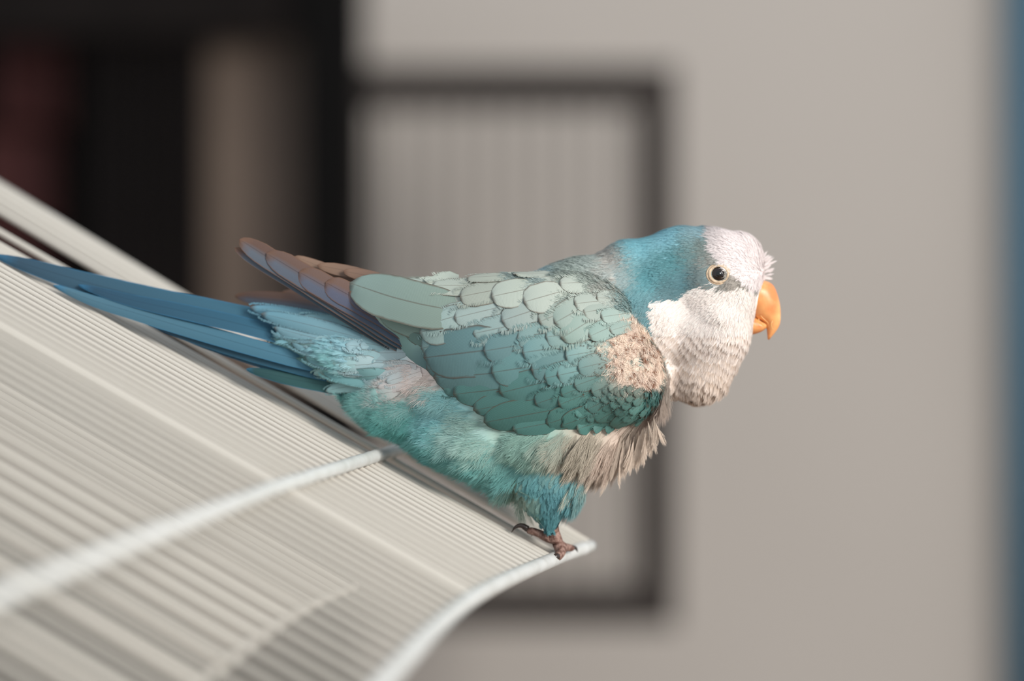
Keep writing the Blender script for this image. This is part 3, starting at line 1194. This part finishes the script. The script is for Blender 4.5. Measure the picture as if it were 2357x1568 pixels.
for path, w_, c0, c1 in [
    ([(830, 778, 70), (720, 750, 52), (600, 722, 26)], 20, (128, 180, 194), (100, 162, 184)),
    ([(820, 752, 30), (700, 728, 22), (575, 708, 8)], 18, (122, 178, 194), (96, 162, 190)),
    ([(850, 806, 80), (740, 782, 58), (630, 754, 34)], 21, (138, 186, 198), (116, 172, 190)),
    ([(860, 830, 84), (760, 814, 64), (668, 786, 40)], 21, (146, 192, 202), (118, 178, 194)),
    ([(860, 770, 66), (780, 748, 52), (690, 730, 36)], 19, (134, 186, 196), (120, 178, 192)),
    ([(880, 850, 84), (790, 842, 66), (700, 820, 44)], 20, (148, 194, 202), (110, 178, 190)),
    ([(900, 800, 84), (820, 786, 70), (742, 766, 54)], 20, (142, 190, 198), (128, 182, 196)),
    ([(900, 880, 80), (820, 872, 64), (740, 852, 46)], 20, (132, 192, 194), (108, 182, 188)),
    ([(930, 830, 92), (850, 828, 80), (770, 812, 62)], 21, (176, 204, 208), (136, 190, 204)),
]:
    free_feather('tail_covert', path, w_, tuple(np.array(c0) * .74 + np.mean(c0) * .2), tuple(np.array(c1) * .74 + np.mean(c1) * .2), M_vane, bird,
                 tilt=8, nu=12, tipround=.5, barbs=2.0, camber=.2)

# flight feathers of the near wing (primaries), outermost first
prim = [
    ((985, 846, 96), (770, 712, 62), (540, 570, 34), 15, (44, 94, 112), (110, 122, 140), 20, (122, 86, 72)),
    ((992, 836, 104), (775, 694, 72), (551, 551, 44), 25, (44, 94, 112), (110, 122, 140), 12, (122, 86, 72)),
    ((1002, 828, 112), (815, 706, 82), (613, 583, 54), 28, (46, 92, 118), (112, 124, 146), 10, (132, 96, 82)),
    ((1012, 820, 120), (852, 720, 92), (688, 626, 66), 29, (52, 92, 126), (112, 122, 150), 8, (140, 104, 90)),
    ((1024, 812, 126), (890, 728, 100), (749, 650, 76), 29, (60, 92, 132), (112, 118, 150), 8, (144, 106, 92)),
    ((1038, 806, 130), (925, 737, 108), (804, 672, 86), 27, (62, 92, 132), (118, 116, 140), 6, (148, 112, 96)),
]
for b_, m_, t_, w_, cb_, ct_, tl, cu_ in prim:
    cb_, ct_, cu_ = [tuple(.6 * v_ + .3 * sum(c_) / 3 for v_ in c_) for c_ in (cb_, ct_, cu_)]
    free_feather('flight_feather', [b_, m_, t_], w_, cb_, ct_, M_flight, wing, tilt=tl, nu=16, tipround=.13, camber=.08, wmin=.5, cu=cu_)
for b_, m_, t_, w_, cb_, ct_, tl in [
    ((960, 706, 30), (800, 640, 24), (678, 590, 20), 14, (100, 88, 84), (142, 116, 98), 20),
    ((970, 696, 50), (850, 638, 44), (730, 610, 40), 15, (100, 88, 84), (140, 114, 96), 18),
    ((980, 690, 66), (880, 644, 60), (790, 624, 56), 14, (100, 88, 84), (136, 110, 94), 14),
]:
    free_feather('flight_feather', [b_, m_, t_], w_, cb_, ct_, M_flight, wing, tilt=tl, nu=10, tipround=.25, camber=.08)
# far wing
for b_, m_, t_, w_ in [((960, 780, -110), (740, 708, -84), (540, 681, -62), 21), ((960, 770, -120), (800, 704, -96), (648, 674, -76), 20),
                       ((960, 760, -126), (830, 706, -104), (700, 684, -88), 20)]:
    cb_, ct_, cu_ = [tuple(.6 * v_ + .3 * sum(c_) / 3 for v_ in c_) for c_ in ((46, 92, 118), (112, 124, 146), (132, 96, 82))]
    free_feather('flight_feather', [b_, m_, t_], w_, cb_, ct_, M_flight, far_wing, nu=12, tipround=.3, camber=.08, cu=cu_)

# big tertials
covert('tertial_feather', (811, 658), (1090, 722), 54, 11, None, 2.5, ((150, 176, 160), (150, 184, 176)), bend=-.03, nu=12, tipround=.35, barbs=0)
covert('tertial_feather', (872, 722), (1085, 768), 36, 3, None, 1, ((134, 168, 156), (136, 172, 160)), bend=-.02, nu=12, tipround=.4, barbs=0)
covert('tertial_feather', (930, 762), (1090, 788), 32, 2, None, 1, ((116, 160, 152), (116, 160, 150)), nu=12, tipround=.4, barbs=0)

# hidden under-layer that closes the gaps between the coverts
yy = 650
while yy < 985:
    xx = 990 + (yy * 7 % 31)
    while xx < 1436:
        if inside(WINGP, [xx - 30], [yy])[0] and inside(WINGP, [xx + 30], [yy])[0]:
            covert('covert', (xx - 34 + random.uniform(-5, 5), yy + 8 + random.uniform(-5, 5)), (xx + 42, yy - 8), 26, 3, None, 1.5, nu=7, jag=.05)
        xx += 50
    yy += 34

cov_list = [
    # long secondaries and greater coverts (lower layer first)
    ((972, 802), (1100, 772), 34, 6), ((984, 848), (1130, 832), 34, 6), ((1000, 868), (1230, 850), 40, 8), ((1045, 905), (1260, 880), 38, 8), ((979, 822), (1170, 800), 50, 9), ((1090, 940), (1300, 905), 30, 8),
    ((970, 768), (1110, 722), 36, 10), ((994, 748), (1120, 708), 30, 9), ((1047, 736), (1160, 706), 26, 9), ((1090, 770), (1200, 745), 28, 8),
    ((1114, 808), (1240, 788), 32, 10), ((1132, 855), (1255, 838), 36, 10), ((1150, 900), (1280, 872), 32, 9), ((1190, 780), (1300, 770), 30, 8),
    ((1114, 966), (1340, 930), 36, 12), ((1180, 985), (1360, 955), 24, 9),
    ((1202, 812), (1310, 796), 32, 10), ((1222, 850), (1320, 836), 30, 10), ((1231, 925), (1330, 896), 28, 9), ((1252, 868), (1340, 850), 26, 10),
    ((1256, 970), (1350, 945), 28, 10), ((1255, 778), (1340, 764), 27, 9), ((1281, 862), (1365, 846), 25, 10), ((1284, 927), (1372, 895), 25, 10),
    ((1290, 972), (1390, 944), 28, 11), ((1290, 905), (1370, 880), 22, 9), ((1300, 820), (1380, 806), 24, 9), ((1328, 847), (1405, 830), 22, 10), ((1320, 885), (1392, 862), 21, 10),
    ((1325, 985), (1425, 946), 25, 10), ((1349, 938), (1425, 905), 23, 10), ((1360, 900), (1425, 876), 20, 9), ((1370, 965), (1445, 925), 22, 10), ((1410, 978), (1485, 930), 22, 10),
    # scapulars / upper row, nearest the shoulder on top
    ((1076, 648), (1190, 636), 22, 8), ((995, 666), (1100, 660), 30, 9), ((1060, 690), (1165, 665), 30, 9),
    ((1132, 690), (1240, 662), 36, 10), ((1155, 742), (1270, 702), 32, 9), ((1187, 640), (1290, 632), 24, 8), ((1205, 702), (1310, 668), 36, 10), ((1240, 745), (1330, 706), 26, 9),
    ((1287, 660), (1380, 650), 28, 8), ((1275, 748), (1375, 690), 32, 11), ((1290, 782), (1410, 706), 30, 12), ((1320, 706), (1420, 690), 27, 10), ((1352, 778), (1440, 738), 21, 10),
    ((1340, 725), (1430, 705), 24, 9), ((1380, 735), (1450, 722), 20, 9), ((1370, 690), (1440, 690), 20, 8), ((1400, 765), (1462, 745), 14, 8),
]
for tip, base, w_, lf_ in cov_list:
    covert('covert', tip, base, w_ * 1.15, lf_ * .8, None, 3.5, nu=11, jag=.03, jc=.14, tipround=.36, barbs=0 if (w_ >= 34 or tip[1] > 955 or (tip[0] < 1160 and tip[1] > 840)) else 3.4)

# small mottled coverts round the bend of the wing
for r_ in range(8):
    for k in range(9):
        a = math.radians(-60 + k * 24 + (r_ % 2) * 12)
        rr = 34 + r_ * 14
        xx = 1440 + math.cos(a) * rr * 0.95
        yy = 862 + math.sin(a) * rr * 1.05
        if xx > 1484 or not inside(WINGP, [xx], [yy])[0] or (yy < 830 and xx < 1480) or inside(WRIST, [xx], [yy])[0]:
            continue
        dx, dy = -.75, .45
        if xx > 1490:
            dx, dy = -.5, .8
        covert('small_covert', (xx + dx * 20, yy + dy * 20), (xx - dx * 14, yy - dy * 14), random.uniform(10, 14), 7, None, 4, nu=6, jc=.25, jag=.08, nv=5)

# small feathers along the wing's bend and the pale downy patch
P4, N4 = sample(wing_me, 24000)
x4, y4 = proj_px(P4, False)
inw = inside(WRIST, x4 + rng.normal(0, 6, len(x4)), y4 + rng.normal(0, 6, len(x4))) & (P4[:, 1] < -.004)
edge_ = (~inw) & (x4 > 1330) & (y4 > 775) & (P4[:, 1] < .004) & (rng.random(len(x4)) < .5)
sel = np.where(inw)[0]
n = len(sel)
ang = np.arctan2(y4[sel] - 832, x4[sel] - 1478) + rng.normal(0, .9, n)
D4 = np.stack([np.cos(ang), np.zeros(n), -np.sin(ang)], 1) * np.where(x4[sel] > 1470, .5, 1)[:, None] + np.array([[-.4, 0, -.3]])
c4 = np.where(rng.random((n, 1)) < .86, lin((246, 228, 212))[None], lin((150, 108, 86))[None]) * rng.uniform(.8, 1.1, (n, 1))
build_barbs('downy_patch', P4[sel], N4[sel], D4, rng.uniform(18, 34, n) * PX, rng.uniform(8, 15, n) * PX, rng.uniform(2, 7, n) * PX, 12, 0.42 * PX,
            c4, np.clip(c4, 0, 1), wing, curve=.9, rachis=.5)
sel = np.where(edge_)[0]
n = len(sel)
ex = np.clip((x4[sel] - 1440) / 90, 0, 1)[:, None]
D4 = (1 - ex) * np.array([[-.8, 0, -.5]]) + ex * np.array([[-.35, 0, -.9]])
c4 = wing_color(x4[sel], y4[sel], 10)
brown = (rng.random((n, 1)) < .28)
c4 = np.where(brown, lin((92, 74, 60))[None], c4)
build_barbs('wrist_plumage', P4[sel], N4[sel], D4, rng.uniform(14, 26, n) * PX, rng.uniform(5, 9, n) * PX, rng.uniform(4, 8, n) * PX, 9, 0.5 * PX,
            c4, np.clip(c4, 0, 1), wing, rachis=.4)
mw = np.where((x4 > 1180) & (y4 < 700 + (x4 - 1300) * .12) & (x4 < 1470) & (P4[:, 1] < .01) & (N4[:, 2] > .25))[0]
n = len(mw)
c4 = .5 * plumage_color(x4[mw], y4[mw] - 20, 12) + .5 * wing_color(x4[mw], y4[mw], 10)
build_barbs('scapular_plumage', P4[mw], N4[mw], np.tile(np.array([[-1., 0, -.22]]), (n, 1)) + rng.normal(0, .06, (n, 3)), rng.uniform(26, 46, n) * PX,
            rng.uniform(8, 13, n) * PX, rng.uniform(3, 5.5, n) * PX, 12, .55 * PX, c4, np.clip(c4, 0, 1), wing, rachis=.6)
# far wing is covered with small feathers of the same colours
P5, N5 = sample(far_me, 3500)
x5, y5 = proj_px(P5)
k5 = P5[:, 1] > .006
P5, N5, x5, y5 = P5[k5], N5[k5], x5[k5], y5[k5]
n = len(x5)
c5 = wing_color(x5, y5)
build_barbs('far_wing_plumage', P5, N5, np.tile(np.array([[-1., 0, -.25]]), (n, 1)), rng.uniform(40, 60, n) * PX, rng.uniform(14, 20, n) * PX,
            rng.uniform(2, 8, n) * PX, 16, 1.2 * PX, c5, c5, far_wing, rachis=.8)


# ---- beak
def loft_profile(name, U, Lw, K, mat, parent, n=20, m=24, pw=1.0):
    U = catmull(np.array(U, float), np.linspace(0, len(U) - 1, m))
    Lw = catmull(np.array(Lw, float), np.linspace(0, len(Lw) - 1, m))
    K = catmull(np.array(K, float)[:, None], np.linspace(0, len(K) - 1, m))[:, 0]
    V, F = [], []
    for i in range(m):
        c = (U[i] + Lw[i]) / 2
        h = (U[i] - Lw[i]) / 2
        for k in range(n):
            a = 2 * math.pi * k / n
            ca, sa = math.cos(a), math.sin(a)
            p = c + h * ca
            V.append(B(p[0], p[1], max(K[i], .5) * sa))
    for i in range(m - 1):
        for k in range(n):
            k2 = (k + 1) % n
            F.append((i * n + k, i * n + k2, (i + 1) * n + k2, (i + 1) * n + k))
    F.append(tuple(range(n))[::-1])
    F.append(tuple((m - 1) * n + k for k in range(n)))
    o = mesh_obj(name, V, F, mat, parent)
    bm = bmesh.new()
    bm.from_mesh(o.data)
    bmesh.ops.recalc_face_normals(bm, faces=bm.faces)
    bm.to_mesh(o.data)
    bm.free()
    return o


loft_profile('upper_beak', [(1725, 646), (1756, 645), (1780, 657), (1793, 690), (1797, 722), (1793, 752), (1770, 783)],
             [(1712, 700), (1719, 710), (1727, 722), (1738, 733), (1752, 739), (1763, 750), (1767, 781)],
             [44, 46, 42, 36, 27, 15, 2], M_beak, bird)
loft_profile('lower_beak', [(1720, 716), (1735, 728), (1750, 738), (1762, 744)], [(1722, 772), (1738, 769), (1752, 764), (1764, 756)],
             [30, 28, 23, 14], M_beak, bird)
# flaking edge of the bill
for pth in ([(1747, 727, 38), (1752, 733, 37), (1758, 738, 35), (1764, 743, 31), (1765, 754, 24)], [(1742, 734, 37), (1746, 742, 34), (1752, 748, 31), (1757, 752, 29)],
            [(1775, 738, 27), (1772, 748, 26), (1775, 756, 23), (1781, 762, 18)]):
    tube('horn_flake', [B(*p) for p in pth], [1.0 * PX] * (len(pth) - 1) + [.3 * PX], M_beak, bird, 6)

# ---- eye
h = cast(1654, 631, 'body')
en = (h[1] * .75 + Vector((0, -1, 0)) * .5).normalized()
ec = h[0] - en * 14.5 * PX


def sphere(name, c, r, mat, parent, seg=24):
    bm = bmesh.new()
    bmesh.ops.create_uvsphere(bm, u_segments=seg, v_segments=seg // 2, radius=r)
    me = bpy.data.meshes.new(name)
    bm.to_mesh(me)
    bm.free()
    me.polygons.foreach_set('use_smooth', [True] * len(me.polygons))
    me.transform(Matrix.Translation(c))
    me.materials.append(mat)
    return link(bpy.data.objects.new(name, me), parent)


for sgn in (1, -1):
    c = Vector((ec.x, ec.y * sgn, ec.z))
    nn = Vector((en.x, en.y * sgn, en.z))
    eye = sphere('eye', c, 21 * PX, M_eye, bird)
    pu = sphere('pupil', c + nn * 11.2 * PX, 11 * PX, M_pupil, eye)
    s_ = nn.cross(Vector((0, 0, 1))).normalized()
    u_ = s_.cross(nn)
    # eye ring: fleshy oval ring in two folds
    for rr, tb, hgt, nm_ in ((19.6, 3.0, 13.6, 'eye_ring'), (24.0, 2.2, 12.0, 'eyelid_fold')):
        V, F = [], []
        na, nb_ = 40, 10
        for i in range(na):
            a = 2 * math.pi * i / na
            ct = c + nn * (hgt * PX) + (s_ * math.cos(a) * 1.08 + u_ * math.sin(a) * .95) * rr * PX
            ro = (s_ * math.cos(a) + u_ * math.sin(a))
            for k in range(nb_):
                b_ = 2 * math.pi * k / nb_
                V.append(ct + (ro * math.cos(b_) + nn * math.sin(b_)) * tb * PX * (1 + .10 * math.sin(a * 17) + .35 * max(0, math.cos(a + (.5 if sgn > 0 else 2.6)))))
        for i in range(na):
            for k in range(nb_):
                F.append((i * nb_ + k, ((i + 1) % na) * nb_ + k, ((i + 1) % na) * nb_ + (k + 1) % nb_, i * nb_ + (k + 1) % nb_))
        mesh_obj(nm_, V, F, M_ring, eye)

# tuft over the beak
tp = [(1768, 612, 1787, 588), (1770, 618, 1788, 600), (1768, 625, 1786, 612), (1766, 604, 1778, 578), (1772, 632, 1784, 622), (1764, 640, 1782, 642), (1758, 642, 1776, 650)]
Pt, Dt = [], []
for a, b, c, d in tp:
    for q in (-22, -10, 0, 10, 22):
        j1, j2, j3 = [random.uniform(-5, 5) for _ in range(3)]
        Pt.append(B(a - 12 - abs(q) * .3 + j1, b + j2, q))
        Dt.append((B(c + j3, d + j1, q * 1.2) - B(a - 12, b, q)) * random.uniform(.6, 1.0))
Pt, Dt = np.array(Pt), np.array(Dt)
Lt = np.linalg.norm(Dt, axis=1)
Nt = np.tile(np.array([[.3, -.9, .3]]), (len(Pt), 1))
Nt = norm(Nt - (Nt * norm(Dt)).sum(1, keepdims=True) * norm(Dt))
ct = np.tile(lin((240, 232, 230))[None], (len(Pt), 1))
build_barbs('forehead_tuft', Pt, Nt, Dt, Lt, np.full(len(Pt), 3.2 * PX), np.full(len(Pt), 1 * PX), 9, .4 * PX, ct, ct, bird, rachis=.5)


# ---- legs and feet
def leg_mesh(name, chains, parent):
    """chains: list of [(point, radius), ...]; first point of later chains sits on an earlier one"""
    verts, edges, rad, idx = [], [], [], {}

    def vid(p):
        k = tuple(round(c, 6) for c in p[0])
        if k not in idx:
            idx[k] = len(verts)
            verts.append(p[0])
            rad.append(p[1])
        return idx[k]
    for ch in chains:
        for a, b in zip(ch[:-1], ch[1:]):
            edges.append((vid(a), vid(b)))
    me = bpy.data.meshes.new(name)
    me.from_pydata([tuple(v) for v in verts], edges, [])
    o = bpy.data.objects.new(name, me)
    COL.objects.link(o)
    o.modifiers.new('skin', 'SKIN')
    for i, sv in enumerate(me.skin_vertices[0].data):
        sv.radius = (rad[i], rad[i])
        sv.use_root = (i == 0)
    ss = o.modifiers.new('sub', 'SUBSURF')
    ss.levels = ss.render_levels = 2
    dg = bpy.context.evaluated_depsgraph_get()
    me2 = bpy.data.meshes.new_from_object(o.evaluated_get(dg))
    bpy.data.objects.remove(o)
    me2.name = name
    me2.materials.clear()
    me2.materials.append(M_skin)
    me2.polygons.foreach_set('use_smooth', [True] * len(me2.polygons))
    return link(bpy.data.objects.new(name, me2), parent)


def claw(pts, r, parent):
    P_ = catmull(np.array(pts, float), np.linspace(0, len(pts) - 1, 9))
    tube('claw', [B(*p) for p in P_], [r * PX * (1 - .93 * (i / 8) ** 1.3) for i in range(9)], M_claw, parent, 10)


def q(px, py, d, r):
    return (B(px, py, d), r * PX)


leg = leg_mesh('leg', [
    [q(1264, 1165, 58, 17), q(1270, 1208, 50, 15), q(1279, 1238, 38, 14.5), q(1288, 1257, 28, 13)],
    [q(1288, 1257, 28, 13), q(1290, 1269, 48, 12), q(1280, 1279, 68, 10.5)],
    [q(1288, 1257, 28, 13), q(1304, 1260, 2, 10), q(1319, 1265, -26, 8.5)],
    [q(1279, 1238, 38, 14.5), q(1252, 1230, 42, 10.5), q(1226, 1219, 46, 9.5), q(1210, 1217, 48, 8.5)],
    [q(1279, 1238, 38, 14.5), q(1262, 1242, 16, 8), q(1240, 1232, -4, 7)],
], bird)
claw([(1214, 1214, 49), (1200, 1206, 51), (1186, 1210, 52), (1177, 1222, 52)], 7.5, leg)
claw([(1281, 1275, 70), (1276, 1275, 78), (1270, 1282, 80), (1267, 1291, 78)], 8, leg)
claw([(1318, 1263, -26), (1326, 1265, -34), (1331, 1275, -38)], 6, leg)
claw([(1242, 1231, -4), (1230, 1228, -8), (1222, 1236, -10)], 5, leg)
far_leg = leg_mesh('leg', [
    [q(1165, 1064, -110, 18), q(1140, 1092, -150, 13), q(1122, 1112, -186, 11)],
    [q(1122, 1112, -186, 11), q(1140, 1122, -190, 9), q(1158, 1134, -192, 8)],
    [q(1122, 1112, -186, 11), q(1136, 1120, -210, 9), q(1150, 1128, -222, 8)],
    [q(1122, 1112, -186, 11), q(1104, 1106, -184, 9), q(1088, 1098, -182, 7)],
], bird)
claw([(1156, 1133, -192), (1166, 1136, -192), (1172, 1144, -192)], 5, far_leg)
claw([(1148, 1128, -222), (1158, 1130, -224), (1164, 1138, -224)], 5, far_leg)
claw([(1090, 1098, -182), (1080, 1096, -182), (1074, 1104, -182)], 5, far_leg)
